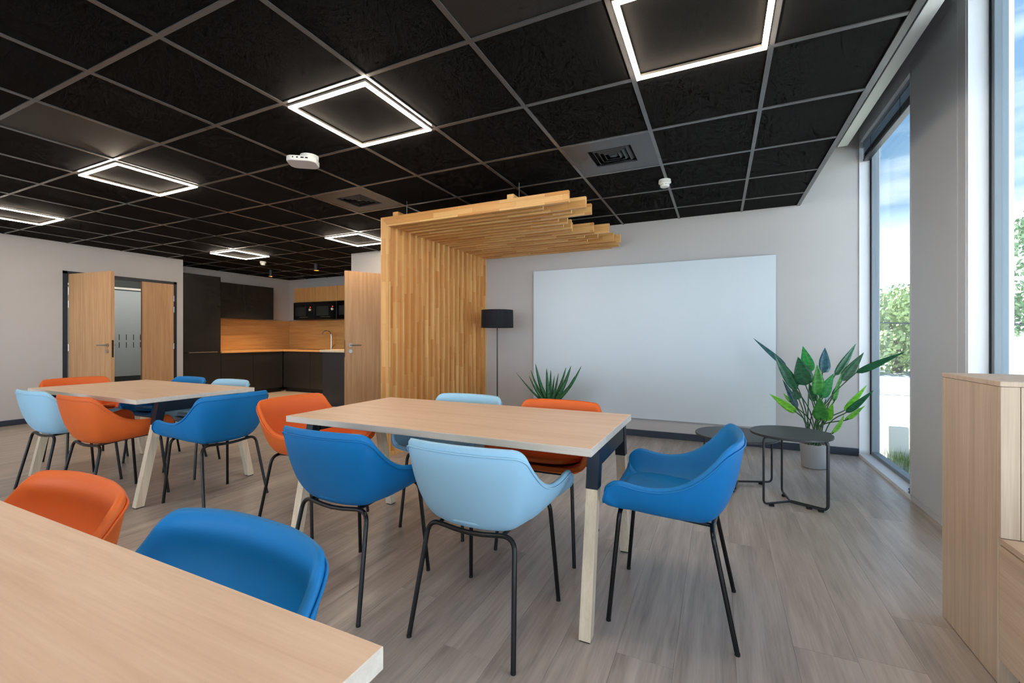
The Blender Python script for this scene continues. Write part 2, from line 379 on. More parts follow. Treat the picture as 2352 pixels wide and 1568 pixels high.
for i, (a, b) in enumerate(RW):
    wn = sroot('window_%d' % (i+5), ((a+b)/2, YR-.08, 0))
    f = MB().box(a, b, YR-.12, YR-.05, 0, .05).box(a, b, YR-.12, YR-.05, 2.9, 2.95).box(a, a+.05, YR-.12, YR-.05, .05, 2.9).box(b-.05, b, YR-.12, YR-.05, .05, 2.9).box((a+b)/2-.025, (a+b)/2+.025, YR-.12, YR-.05, .05, 2.9)
    f.build('window_frame','frame_alu', wn)
    for u0, u1 in ((a+.05,(a+b)/2-.025),((a+b)/2+.025,b-.05)): MB().box(u0, u1, YR-.09, YR-.084, .05, 2.9).build('window_pane','window_glass', wn)
# window wall: piers between tall windows, lintel above
WINS = [(4.10,5.40),(.55,3.305),(-2.25,-.05),(-4.5,-2.75)]  # windows beside and behind the camera are added, unseen, to let in daylight
pier = MB(); prev = None
edges = [(3.305,4.10),(-.05,.55),(-2.75,-2.25),(YR,-4.5)]
for a, b in edges[1:]: pier.box(XW, XW+.19, a, b, 0, SL)
pier.box(XW, XW+.19, YR, YB, 3.12, SL)
wr = dado('wall_right', pier, 'white_lining')
pr = sroot('wall_pier', (XW, 3.7, 0))
MB().box(XW+.012, XW+.19, 3.305, 4.10, 0, SL).build('pier_core','white_lining', pr)
MB().bbox(XW-.006, XW+.012, 3.40, 4.07, .045, 3.14, r=.003).build('cladding_panel','pier_cladding', pr)
MB().bbox(XW-.006, XW+.012, 3.307, 3.394, .045, 3.14, r=.003).build('cladding_panel','pier_cladding', pr)
MB().bbox(XW-.006, XW+.012, 4.076, 4.10, .045, 3.14, r=.003).build('cladding_panel','pier_cladding', pr)
MB().box(XW+.0, XW+.012, 3.307, 4.10, 0, .043).build('plinth','pier_cladding', pr)
XG = 1.352
for i, (a, b) in enumerate(WINS):
    wn = sroot('window_%d' % (i+1), (XG, (a+b)/2, 0))
    MB().box(XW-.004, XG+.06, a, b, 0, .028).build('window_sill','white_lining', wn)
    MB().box(XW, XG+.06, b-.012, b+.012, .028, 3.12).build('jamb_lining','white_lining', wn)
    MB().box(XW, XG+.06, a-.012, a+.012, .028, 3.12).build('jamb_lining','white_lining', wn)
    MB().box(XW, XG+.06, a, b, 3.09, 3.12).build('window_head','white_lining', wn)
    f = MB()
    for z0, z1 in ((.028,.062),(3.05,3.09)): f.box(XG-.006, XG+.05, a+.012, b-.012, z0, z1)
    for y0, y1 in ((a+.012,a+.052),(b-.052,b-.012)): f.box(XG-.006, XG+.05, y0, y1, .062, 3.05)
    f.build('window_frame','frame_alu', wn)
    g = MB()
    for y0, y1 in ((a+.0125,a+.022),(b-.022,b-.0125)): g.box(XG-.013, XG-.006, y0, y1, .03, 3.09)
    g.build('gasket','gasket', wn)
    MB().box(XG+.02, XG+.026, a+.052, b-.052, .062, 3.05).build('window_pane','window_glass', wn)

# ---- slab, soffit strip by the windows and the dark void over the suspended ceiling
struct(MB().box(-12.3, 1.45, YR-.2, 8.3, SL, SL+.3).build('ceiling_slab','void_black'))
struct(MB().box(XE-.05, XE-.03, YR, YB, HC+.03, SL).build('void_blocker','void_black'))  # added black sheet that blocks light from the ceiling void
struct(MB().bbox(1.072, 1.158, YR, 5.375, 3.075, 3.12, r=.004).build('trim_2','white_band'))
struct(MB().box(.9, 1.072, YR, 5.37, 3.10, 3.13).build('trim_3','void_black'))

# ---- suspended ceiling: black tiles in a metal grid
T = .635; GX, GY = .8595, 2.4013
ceil = struct(MB().box(XK-.1, XE-.03, YR, YK+.1, HC+.028, HC+.06).build('ceiling','void_black'))
REG = [(XL, XO, YR, YK), (XO, XE, YR, YB), (XK, XL, 4.56, YK)]
LEDT = [(1,-1),(4,-1),(8,-1),(12,-1),(12,3),(8,3),(1,-5),(4,-5),(8,-5),(12,-5)]      # (column, row) of the light panels; row behind the camera added for light
VENT = [(2,1),(6,1)]
PERF = [(2,-2),(7,-2)]
tm_cache = {}
for j in range(0, 17):
    for i in range(-6, 8):
        if (j,i) in VENT: continue
        x1 = GX-T*j; x0 = x1-T; y0 = GY+T*i; y1 = y0+T
        for a0, a1, b0, b1 in REG:
            u0, u1, v0, v1 = max(x0,a0), min(x1,a1), max(y0,b0), min(y1,b1)
            if u1-u0 < .03 or v1-v0 < .03: continue
            key = (round(u1-u0,3), round(v1-v0,3), (j,i) in PERF)
            if key not in tm_cache:
                W, L = key[0]/2-.004, key[1]/2-.004
                tm_cache[key] = MB().bbox(-W, W, -L, L, 0, .018, r=.003, seg=1).mesh('ceiling_tile','perforated_tile' if key[2] else 'ceiling_tile')
            piece('ceiling_tile', tm_cache[key], ((u0+u1)/2, (v0+v1)/2, HC+.002), ceil)
for j in range(1, 17):
    X = GX-T*j; yb = YK if XK < X < XO else YB; ya = 4.56 if X < XL else YR
    if X < XK: continue
    MB().box(X-.012, X+.012, ya, yb, HC-.004, HC+.012).build('ceiling_rail','ceiling_rail', ceil)
for i in range(-6, 8):
    Y = GY+T*i
    if Y > YK: continue
    xa = XK if Y > 4.56 else XL; xb = XE if Y < YB else XO
    MB().box(xa, xb, Y-.0118, Y+.0118, HC-.0032, HC+.012).build('ceiling_rail','ceiling_rail', ceil)
MB().box(XE-.006, XE+.028, YR, YB, HC-.006, HC+.03).build('ceiling_rail','ceiling_rail', ceil)

# ---- skirting boards
struct(MB().bbox(D2b+.02, XW, YB-.014, YB, 0, .075, r=.003).build('baseboard_back','skirting'))
struct(MB().bbox(XL, XL+.014, YR, DY0-.002, 0, .075, r=.003).build('baseboard_left','skirting'))

# ---- corridor seen through the open door
struct(MB().box(-12.2, -12.0, -1, 8.2, 0, SL).box(-12.2, XL-.18, 8.1, 8.2, 0, SL).box(-12.2, XL-.18, -1.1, -1, 0, SL).build('wall_corridor','wall_paint'))
struct(MB().box(-12.2, XL-.18, -1, 8.2, 2.62, 2.68).build('ceiling_corridor','void_black'))
gp = thing('glass_partition','frosted office glass partition seen through the open double door','partition',(-10.5,4.4,0))
for a, b in ((3.2,4.12),(4.125,5.1),(5.105,6.2)):
    p = MB().box(-10.505, -10.495, a, b, .05, 2.55).build('glass_panel','partition_glass', gp)
    MB().box(-10.4945, -10.4935, a+.004, b-.004, .43, 2.09).build('frosted_film','frosted_film', p)
MB().bbox(-10.54, -10.46, 3.2, 6.2, 0, .05, r=.003).build('bottom_rail','black_steel', gp)
MB().bbox(-10.54, -10.46, 3.2, 6.2, 2.11, 2.15, r=.003).build('head_rail','plastic_white', gp)
for k in range(12):
    yy = 3.9+.115*k
    for z0 in (.98,1.13): MB().box(-10.4934, -10.4928, yy-.006, yy+.006, z0, z0+.11).build('manifestation_dash','plastic_dark', gp)
cl = thing('corridor_fill_light','unseen ceiling light strip added to brighten the corridor behind the double door','lamp',(-9.7,4.6,2.6))  # added fill light, hidden from view, so the corridor glass reads lit
MB().bbox(-9.76, -9.64, 3.4, 5.6, 2.585, 2.62, r=.004).build('housing','plastic_white', cl)
MB().box(-9.74, -9.66, 3.45, 5.55, 2.580, 2.584).build('diffuser', (emis('corridor_fill',(1,.96,.9,1),20), 'corridor_fill')[1], cl)

# ---- doors
def lever(parent, o, ax, nrm, z):
    """lever handle on a rose, and a cylinder rose below; o = point on the leaf, ax = direction the lever points, nrm = out of the leaf"""
    o = Vector(o); ax = Vector(ax).normalized(); nrm = Vector(nrm).normalized()
    h = MB().tube([o, o+nrm*.01], .026, 20).tube(fillet([o+nrm*.008, o+nrm*.055, o+nrm*.055+ax*.13], .018), .0095, 10).build('handle','brushed_steel', parent)
    autosmooth(h)
    q = o-Vector((0,0,.085))
    autosmooth(MB().tube([q, q+nrm*.01], .026, 20).tube([q+nrm*.01, q+nrm*.013], .010, 12).build('lock_rose','brushed_steel', parent))
def leaf(door, hinge, direction, width, z0, z1, thick=.042, both=True, handle=True):
    """door leaf from its hinge edge along direction"""
    d = Vector((direction[0],direction[1],0)).normalized(); n = Vector((-d.y,d.x,0)); h = Vector((hinge[0],hinge[1],0))
    vs = [h+d*a+n*b+Vector((0,0,z)) for z in (z0,z1) for a, b in ((0,-thick/2),(width,-thick/2),(width,thick/2),(0,thick/2))]
    lf = MB().add(vs, [(3,2,1,0),(4,5,6,7),(0,1,5,4),(1,2,6,5),(2,3,7,6),(3,0,4,7)]).build('door_leaf','door_oak', door)
    if handle:
        for sgn in (1,-1):
            lever(lf, h+d*(width-.07)+n*sgn*thick/2+Vector((0,0,1.07)), -d, n*sgn, 1.07)
        e = h+d*width+Vector((0,0,1.02))
        vs = [e+d*t+n*b+Vector((0,0,z)) for z in (-.12,.12) for t, b in ((-.001,-.011),(.0015,-.011),(.0015,.011),(-.001,.011))]
        MB().add(vs, [(3,2,1,0),(4,5,6,7),(0,1,5,4),(1,2,6,5),(2,3,7,6),(3,0,4,7)]).build('lock_plate','plastic_dark', lf)
    return lf, d, n
def hinges(door, x, y, zs):
    for z in zs: autosmooth(MB().tube([(x,y,z-.05),(x,y,z+.05)], .011, 10).build('hinge','brushed_steel', door))
d1 = sroot('door_1', (XL, 3.72, 0))
fr = MB()
for y0, y1 in ((DY0,DY0+.05),(DY1-.045,DY1)): fr.box(XL-.185, XL+.012, y0, y1, 0, DZ)
fr.box(XL-.185, XL+.012, DY0, DY1, DZ-.04, DZ); fr.build('door_frame','gasket', d1)
leaf(d1, (XL+.03, DY0+.075), (.99,.115), .93, .008, 2.095)
l2, _, _ = leaf(d1, (XL-.01, DY1-.048), (0,-1), .46, .008, 2.095, handle=False)
hinges(d1, XL+.014, DY0+.06, (.25,1.03,1.66,1.85)); hinges(d1, XL+.018, DY1-.05, (.25,1.03,1.66,1.85))
d2 = sroot('door_2', (-4.7, YB, 0))
fr = MB()
for x0, x1 in ((D2a,D2a+.04),(D2b-.04,D2b)): fr.box(x0, x1, YB-.012, YB+.125, 0, DZ)
fr.box(D2a, D2b, YB-.012, YB+.125, DZ-.04, DZ); fr.build('door_frame','gasket', d2)
leaf(d2, (-4.265, YB-.03), (-.4716,-.882), .93, .008, 2.105)
hinges(d2, -4.25, YB-.02, (.25,1.03,1.66,1.85))

# ================================================================== KITCHEN
K1 = -8.69                                         # face of the left run
tc_ = thing('tall_cabinet','tall matt black fridge cabinet at the left end of the kitchen','cabinet',(-8.98,4.95,0))
MB().box(XK+.004, K1-.02, 4.57, 5.295, .09, 2.345).build('carcass','black_laminate', tc_)
MB().box(XK+.004, K1-.06, 4.57, 5.295, .0, .09).build('plinth','plastic_dark', tc_)
MB().bbox(K1-.02, K1, 4.572, 5.293, .095, .898, r=.0015).build('door','black_laminate', tc_)
up = MB().bbox(K1-.02, K1, 4.572, 5.293, .915, 2.343, r=.0015).build('door','black_laminate', tc_)
autosmooth(MB().tube(fillet([(K1,4.72,.905),(K1+.028,4.72,.905),(K1+.028,5.22,.905),(K1,5.22,.905)],.012),.007,8).build('handle','brushed_steel', tc_))
def cab(name, label, box, front, ndoor, m, group=None, plinth=False, axis='Y'):
    x0,x1,y0,y1,z0,z1 = box
    c = thing(name, label, 'cabinet', ((x0+x1)/2,(y0+y1)/2,0 if plinth else z0), group)
    if axis == 'Y':
        MB().box(x0, x1-.02, y0, y1, z0+(.09 if plinth else 0), z1).build('carcass', m, c)
        if plinth: MB().box(x0, x1-.06, y0, y1, 0, .09).build('plinth','plastic_dark', c)
        for k in range(ndoor):
            a = y0+(y1-y0)*k/ndoor; b = y0+(y1-y0)*(k+1)/ndoor
            MB().bbox(x1-.02, x1, a+.0015, b-.0015, z0+(.092 if plinth else .002), z1-.002, r=.0015).build('door', m, c)
    else:
        MB().box(x0, x1, y0+.02, y1, z0+(.09 if plinth else 0), z1).build('carcass', m, c)
        if plinth: MB().box(x0, x1, y0+.06, y1, 0, .09).build('plinth','plastic_dark', c)
        for k in range(ndoor):
            a = x0+(x1-x0)*k/ndoor; b = x0+(x1-x0)*(k+1)/ndoor
            MB().bbox(a+.0015, b-.0015, y0, y0+.02, z0+(.092 if plinth else .002), z1-.002, r=.0015).build('door', m, c)
    return c
cab('wall_cabinet','black two-door wall cabinet beside the tall fridge cabinet',(XK+.004,-8.95,5.30,6.60,1.578,2.285),None,2,'black_laminate')
KY = 6.64                                          # face of the back run
cab('base_cabinet','black base cabinet next to the tall fridge cabinet',(XK+.004,K1,5.30,5.95,0,.872),None,1,'black_laminate','black kitchen base cabinets',True)
cab('base_cabinet','black base cabinet in the left run by the kitchen corner',(XK+.004,K1,5.955,6.62,0,.872),None,1,'black_laminate','black kitchen base cabinets',True)
cab('base_cabinet','black base cabinet in the back run by the kitchen corner',(-8.68,-7.86,KY,YK-.004,0,.872),None,1,'black_laminate','black kitchen base cabinets',True,'X')
cab('base_cabinet','black base cabinet under the sink tap',(-7.855,-7.0,KY,YK-.004,0,.872),None,1,'black_laminate','black kitchen base cabinets',True,'X')
wt = thing('worktop','oak L-shaped kitchen worktop on the black base cabinets','worktop',(-8.9,6.9,.88))
MB().bbox(XK+.003, K1+.02, 5.298, KY-.022, .878, .916, r=.002).build('worktop_run','kitchen_oak_y', wt)
MB().bbox(XK+.003, -6.25, KY-.02, YK-.003, .878, .916, r=.002).build('worktop_run','kitchen_oak', wt)
pn = thing('peninsula','dark peninsula counter with pale oak top beside the open right door','counter',(-5.83,6.0,0))
MB().bbox(-6.2, XO-.003, 5.50, YK-.003, 0, .925, r=.002).build('end_panel','panel_graphite', pn)
MB().bbox(-6.24, XO-.003, 5.47, YK-.003, .927, .965, r=.002).build('counter_top','leg_oak', pn)
bs = thing('backsplash','oak splashback panel along the left kitchen wall','splashback',(XK,6.3,.92),'oak splashbacks')
MB().bbox(XK+.001, XK+.018, 5.30, YK-.004, .919, 1.572, r=.002).build('panel','kitchen_oak_y', bs)
bs = thing('backsplash','oak splashback panel behind the sink tap','splashback',(-7.6,YK,.92),'oak splashbacks')
MB().bbox(XK+.02, -6.245, YK-.018, YK-.001, .919, 1.572, r=.002).build('panel','kitchen_oak', bs)
ex = [(-8.665,-8.01),(-8.005,-7.34),(-7.335,-6.67)]
wl = ['oak wall cabinet above the leftmost built-in microwave','oak wall cabinet above the middle built-in microwave','oak wall cabinet beside the open right door above the third black appliance']
ml = ['black built-in microwave nearest the kitchen corner','black built-in microwave, middle one of the row above the tap','black built-in appliance half hidden by the open right door']
for k, (a, b) in enumerate(ex):
    cab('wall_cabinet', wl[k], (a,b,6.9,YK-.004,1.965,2.288), None, 1, 'cabinet_oak', 'oak wall cabinets over the sink', False, 'X')
    m = thing('microwave', ml[k], 'microwave', ((a+b)/2, 7.07, 1.575), 'built-in black microwaves')
    MB().bbox(a, b, 6.905, YK-.004, 1.573, 1.962, r=.003).build('housing','plastic_dark', m)
    dr = MB().bbox(a+.004, b-.004, 6.875, 6.904, 1.576, 1.960, r=.004).build('door','appliance_black', m)
    MB().bbox(a+.06, b-.24, 6.8735, 6.876, 1.66, 1.86, r=.001).build('window','appliance_screen', dr)
    if k < 2:
        autosmooth(MB().tube([(b-.12,6.876,1.79),(b-.12,6.852,1.79)], .026, 18).build('knob','plastic_white', m))
        MB().box(b-.137, b-.103, 6.8742, 6.8752, 1.84, 1.852).build('display', (MATS.get('red_digits') and 'red_digits') or (emis('red_digits',(1,.05,.02,1),1.5),'red_digits')[1], m)
        MB().bbox(a+.2, b-.2, 6.8738, 6.8756, 1.625, 1.635, r=.0006).build('badge','brushed_steel', m)
sk = thing('sink','black inset kitchen sink in the oak worktop','sink',(-7.8,6.93,.916))
MB().bbox(-8.35, -7.15, 6.74, 7.16, .916, .922, r=.002).build('rim','plastic_dark', sk)
MB().box(-8.3, -7.75, 6.78, 7.05, .9222, .9226).build('bowl','appliance_black', sk)
fa = thing('tap','chrome swan-neck tap rising from the black sink','tap',(-7.72,7.08,.922))
autosmooth(MB().lathe([(.026,.922),(.026,.93),(.018,.936),(.018,.99)],20,(-7.72,7.08)).build('base','chrome', fa))
arc = [(-7.72,7.08,.98),(-7.72,7.08,1.22)]+[(-7.72-.11+.11*math.cos(a),7.08-.03*(1-math.cos(a)),1.22+.11*math.sin(a)) for a in [PI*t/10 for t in range(1,10)]]
autosmooth(MB().tube(arc,.012,12).build('spout','chrome', fa))
autosmooth(MB().tube([(-7.715,7.08,.965),(-7.66,7.08,.975),(-7.62,7.08,1.03)],.007,8).build('lever','chrome', fa))
def downlight(x, y, label, h=.13):
    d = thing('downlight', label, 'lamp', (x,y,HC-h), 'black ceiling spots over the kitchen')
    autosmooth(MB().lathe([(.045,HC-.001),(.045,HC-h),(.040,HC-h),(.040,HC-h+.03)],28,(x,y),caps=False).build('body','black_steel', d))
    autosmooth(MB().lathe([(.0395,HC-h+.001),(.036,HC-h+.045),(.001,HC-h+.05)],28,(x,y),caps=False).build('reflector','gold_inside', d))
    l = bpy.data.lights.new('downlight_bulb','SPOT'); l.energy = 80; l.color = (1,.66,.34); l.spot_size = 1.75; l.spot_blend = .8; l.shadow_soft_size = .03
    lo = bpy.data.objects.new('downlight_bulb', l); COL.objects.link(lo); lo.parent = d; lo.location = (0,0,.03)
downlight(-8.2, 5.985, 'black cylinder spot with gold inside near the tall cabinet')
downlight(-6.72, 5.82, 'black cylinder spot with gold inside near the open right door')

# ================================================================== CEILING FIXTURES
LL = ['square LED frame light cut off by the top edge of the picture','large square LED frame light above the middle table, nearest complete one',
      'square LED frame light above the left table','square LED frame light at the far left edge of the picture',
      'square LED frame light in front of the kitchen, beside the smoke detector','square LED frame light partly hidden by the slatted timber frame',
      'square LED frame light added out of view above the foreground bench for more light','square LED frame light added out of view above the foreground table for more light',
      'square LED frame light added out of view behind the left table for more light','square LED frame light added out of view by the left wall for more light']
for k, (j, i) in enumerate(LEDT):
    x1 = GX-T*j; x0 = x1-T; y0 = GY+T*i; y1 = y0+T; cx, cy = (x0+x1)/2, (y0+y1)/2
    L = thing('frame_light', LL[k], 'lamp', (cx,cy,HC-.02), 'square LED frame lights')
    o, n = .300, .275; hz = HC-.016
    hs = MB(); hs2 = MB()
    for (a0,a1,b0,b1) in ((-o,o,-o,-n),(-o,o,n,o),(-o,-n,-n,n),(n,o,-n,n)):
        hs.box(cx+a0, cx+a1, cy+b0, cy+b1, hz, HC-.004); hs2.box(cx+a0+.003*(a0==-o)*1, cx+a1-.003*(a1==o), cy+b0+.003*(b0==-o), cy+b1-.003*(b1==o), hz-.007, hz)
    hs.build('housing','led_frame', L); hs2.build('diffuser','led_strip', L)
VL = ['square ceiling air vent with grey plate beside the smoke detector','square ceiling air vent in a brown-lit plate above the slatted timber frame']
for k, (j, i) in enumerate(VENT):
    x1 = GX-T*j; x0 = x1-T; y0 = GY+T*i; y1 = y0+T; cx, cy = (x0+x1)/2, (y0+y1)/2
    V = thing('air_vent', VL[k], 'air vent', (cx,cy,HC), 'square ceiling air vents')
    W = T/2-.004; q = .158
    p = MB()
    for (a0,a1,b0,b1) in ((-W,W,-W,-q),(-W,W,q,W),(-W,-q,-q,q),(q,W,-q,q)): p.box(cx+a0,cx+a1,cy+b0,cy+b1,HC,HC+.012)
    p.build('plate','vent_plate', V)
    MB().box(cx-q-.01,cx+q+.01,cy-q-.01,cy+q+.01,HC+.085,HC+.09).build('duct','void_black', V)
    for r0 in (.150,.116,.082,.048):
        r1 = r0-.030
        z0, z1 = HC+.002, HC+.034
        vs = []
        for rr_, zz in ((r0,z1),(r1,z0),(r1-.004,z0),(r0-.004,z1)): vs += [(cx-rr_,cy-rr_,zz),(cx+rr_,cy-rr_,zz),(cx+rr_,cy+rr_,zz),(cx-rr_,cy+rr_,zz)]
        fs = [(4*a+b, 4*a+(b+1)%4, 4*((a+1)%4)+(b+1)%4, 4*((a+1)%4)+b) for a in range(4) for b in range(4)]
        MB().add(vs, fs).build('fin','vent_fin', V)
    MB().lathe([(.016,HC+.004),(.016,HC+.05)],12,(cx,cy)).build('hub','vent_fin', V)
def detector(x, y, label):
    D = thing('smoke_detector', label, 'smoke detector', (x,y,HC), 'ceiling smoke detectors')
    autosmooth(MB().lathe([(.050,HC-.004),(.050,HC-.018),(.052,HC-.02),(.052,HC-.032),(.046,HC-.036)],32,(x,y)).build('base','plastic_white', D))
    autosmooth(MB().lathe([(.042,HC-.034),(.040,HC-.046),(.036,HC-.062),(.030,HC-.067),(.001,HC-.068)],32,(x,y),caps=False).build('head','plastic_white', D))
    s = MB()
    for k in range(8):
        a0 = k*PI/4+.1; a1 = a0+.55
        pts = [(x+.0402*math.cos(a0+(a1-a0)*t/4), y+.0402*math.sin(a0+(a1-a0)*t/4), HC-.0475) for t in range(5)]
        s.tube(pts,.0016,6)
    s.build('slots','plastic_dark', D)
detector(-.425, 4.03, 'cream smoke detector on the ceiling grid above the whiteboard')
detector(-7.4, 5.25, 'small smoke detector on the dark ceiling by the kitchen')
ap = thing('access_point','white rounded wireless box mounted under the ceiling near the middle light','access point',(-2.83,2.33,HC))
def rrect(w, l, r, n=6):
    P = []
    for cx, cy, a0 in ((w-r,l-r,0),(-w+r,l-r,PI/2),(-w+r,-l+r,PI),(w-r,-l+r,1.5*PI)):
        P += [(cx+r*math.cos(a0+PI/2*t/n), cy+r*math.sin(a0+PI/2*t/n)) for t in range(n+1)]
    return P
def slab(rings, n):
    m = MB(); vs = [p for ring in rings for p in ring]; k = len(rings)
    fs = [(i*n+j, i*n+(j+1)%n, (i+1)*n+(j+1)%n, (i+1)*n+j) for i in range(k-1) for j in range(n)]
    fs += [tuple(range(n))[::-1], tuple((k-1)*n+j for j in range(n))]; return m.add(vs, fs)
def aptilt(p, z): a = .62; x = p[0]*math.cos(a)-p[1]*math.sin(a); y = p[0]*math.sin(a)+p[1]*math.cos(a); return (-2.83+x, 2.33+y, HC+z)
def aprings(spec): return slab([[aptilt((px*s,py*s), z) for px, py in rrect(.105,.085,.05)] for s, z in spec], 28)
autosmooth(aprings([(.90,-.035),(1.0,-.038),(1.0,-.066),(.985,-.070)]).build('body','plastic_white', ap))
autosmooth(aprings([(.97,-.070),(.95,-.0735)]).build('cover','plastic_grey', ap))
autosmooth(MB().lathe([(.065,HC-.004),(.065,HC-.03),(.055,HC-.036)],28,(-2.80,2.36)).build('bracket','plastic_white', ap))
for k, (t, wd) in enumerate(((-.05,.004),(-.02,.006),(.015,.011),(.045,.009))):
    c = [aptilt((t+dx, -.0855), z) for z in (-.056,-.046) for dx in (-wd,wd)]; c2 = [aptilt((t+dx, -.083), z) for z in (-.056,-.046) for dx in (-wd,wd)]
    MB().add(c+c2, [(0,1,3,2),(4,6,7,5),(0,2,6,4),(1,5,7,3),(0,4,5,1),(2,3,7,6)]).build('port','plastic_dark', ap)

# ================================================================== SLATTED TIMBER FRAME
sp = thing('slatted_frame','timber canopy of twenty L-shaped slats standing in front of the whiteboard wall','partition',(-2.97,4.4,0))
ENDS = [-1.09,-1.354,-1.009,-1.169,-1.019,-1.363,-1.308,-1.385,-1.338,-1.36,-1.164,-1.027,-1.322,-1.2,-1.349,-1.073,-1.018,-1.334,-1.079,-1.188]
PX0, PX1, BZ0, BZ1 = -3.022, -2.930, 2.262, 2.354
for k in range(20):
    y0 = 3.385+.1057*k; y1 = y0+.034
    if y1 > YB: y1 = YB-.001; y0 = y1-.03
    # mitred corner
    vs = [(PX0,y,.0) for y in (y0,y1)]+[(PX1,y,.0) for y in (y0,y1)]+[(PX1,y,BZ0) for y in (y0,y1)]+[(PX0,y,BZ1) for y in (y0,y1)]
    MB().add(vs, [(0,2,4,6),(1,7,5,3),(0,1,3,2),(2,3,5,4),(4,5,7,6),(6,7,1,0)]).build('post','slat_post', sp, recentre=True)
    X = ENDS[k]
    vs = [(PX1,y,BZ0) for y in (y0,y1)]+[(X,y,BZ0) for y in (y0,y1)]+[(X,y,BZ1) for y in (y0,y1)]+[(PX0,y,BZ1) for y in (y0,y1)]
    MB().add(vs, [(0,2,4,6),(1,7,5,3),(0,1,3,2),(2,3,5,4),(4,5,7,6),(6,7,1,0)]).build('beam','slat_beam', sp, recentre=True)
    if k < 19: MB().box(PX0+.01, PX1-.012, y1, 3.385+.1057*(k+1), 0, .045).build('base_block','slat_beam', sp, recentre=True)
for x0 in (-2.885,-1.645): MB().bbox(x0, x0+.062, 3.40, 5.36, BZ1+.001, BZ1+.043, r=.002).build('batten','slat_beam', sp, recentre=True)
for x0 in (-2.849,-1.606):
    for yy in (3.57,5.1): MB().tube([(x0,yy,BZ1+.04),(x0,yy,HC+.003)],.0035,8).build('hanging_rod','brushed_steel', sp)

# ================================================================== WHITEBOARD, FLOOR LAMP
wb = thing('whiteboard','large plain whiteboard panel mounted on the back wall','whiteboard',(-.83,5.38,.217))
MB().bbox(-2.203, .543, 5.355, 5.373, .217, 2.042, r=.0015).build('board','whiteboard', wb)
MB().box(-2.17, .51, 5.373, 5.399, .25, 2.01).build('backing','plastic_grey', wb)
fl = thing('floor_lamp','black floor lamp with drum shade beside the timber slats','lamp',(-2.53,4.95,0))
autosmooth(MB().lathe([(.14,0),(.14,.016),(.135,.02),(.012,.024)],40,(-2.53,4.95)).build('base','black_steel', fl))
autosmooth(MB().tube([(-2.53,4.95,.02),(-2.53,4.95,1.40)],.008,10).build('pole','black_steel', fl))
autosmooth(MB().lathe([(.203,1.298),(.200,1.52),(.197,1.52),(.200,1.298),(.203,1.298)],48,(-2.53,4.95),caps=False).build('shade','lamp_fabric', fl))
autosmooth(MB().lathe([(.006,1.40),(.02,1.41),(.02,1.46),(.032,1.50),(.02,1.53),(.004,1.535)],16,(-2.53,4.95)).build('bulb','plastic_white', fl))
s = MB()
for a in (0,2.09,4.19): s.tube([(-2.53,4.95,1.42),(-2.53+.2*math.cos(a),4.95+.2*math.sin(a),1.42)],.003,6)
s.build('shade_spider','black_steel', fl)

# ================================================================== CHAIRS
def shell_surface():
    R = [(0,.256,.480),(.11,.257,.481),(.20,.256,.486),(.262,.251,.502),(.291,.243,.540),(.297,.225,.580),(.298,.185,.600),(.293,.12,.589),(.287,.04,.586),
         (.283,-.04,.606),(.278,-.105,.645),(.271,-.16,.700),(.262,-.200,.748),(.238,-.230,.772),(.190,-.251,.777),(.105,-.270,.779),(0,-.276,.779)]
    right = catmull(R, 4); left = [Vector((-p.x,p.y,p.z)) for p in right[1:-1]][::-1]
    rim = right+left; n = len(rim); zb = lambda y: .440+.09*y
    rings = []
    for f in (.45,.8):
        rings.append([Vector((p.x*.50*f, .02+(p.y-.02)*.48*f, zb(.02+(p.y-.02)*.48*f)-.004*(1-f))) for p in rim])
    for k in range(0, 11):
        t = k/10; ring = []
        for p in rim:
            fr_ = max(0, min(1, (p.y-.1)/.15))*(1 if p.z < .52 else .0)
            bx, by = p.x*.50, .02+(p.y-.02)*(.48+.24*fr_); B = Vector((bx,by,zb(by)))
            k1 = .72 if p.z > .62 else .78
            P1 = Vector((bx+(p.x-bx)*k1, by+(p.y-by)*k1, zb(by+(p.y-by)*k1)))
            ring.append(B*(1-t)**2+P1*2*t*(1-t)+p*t*t)
        rings.append(ring)
    return rings, n
RINGS, NR = shell_surface()
def shell_mesh(matname):
    m = MB(); vs = [Vector((0,.02,.4415))]
    for r in RINGS: vs += r
    fs = [(0, 1+(j+1)%NR, 1+j) for j in range(NR)]
    for i in range(len(RINGS)-1):
        a = 1+i*NR; b = a+NR
        fs += [(a+j, a+(j+1)%NR, b+(j+1)%NR, b+j) for j in range(NR)]
    return m.add(vs, fs).mesh('shell', matname, smooth=True)
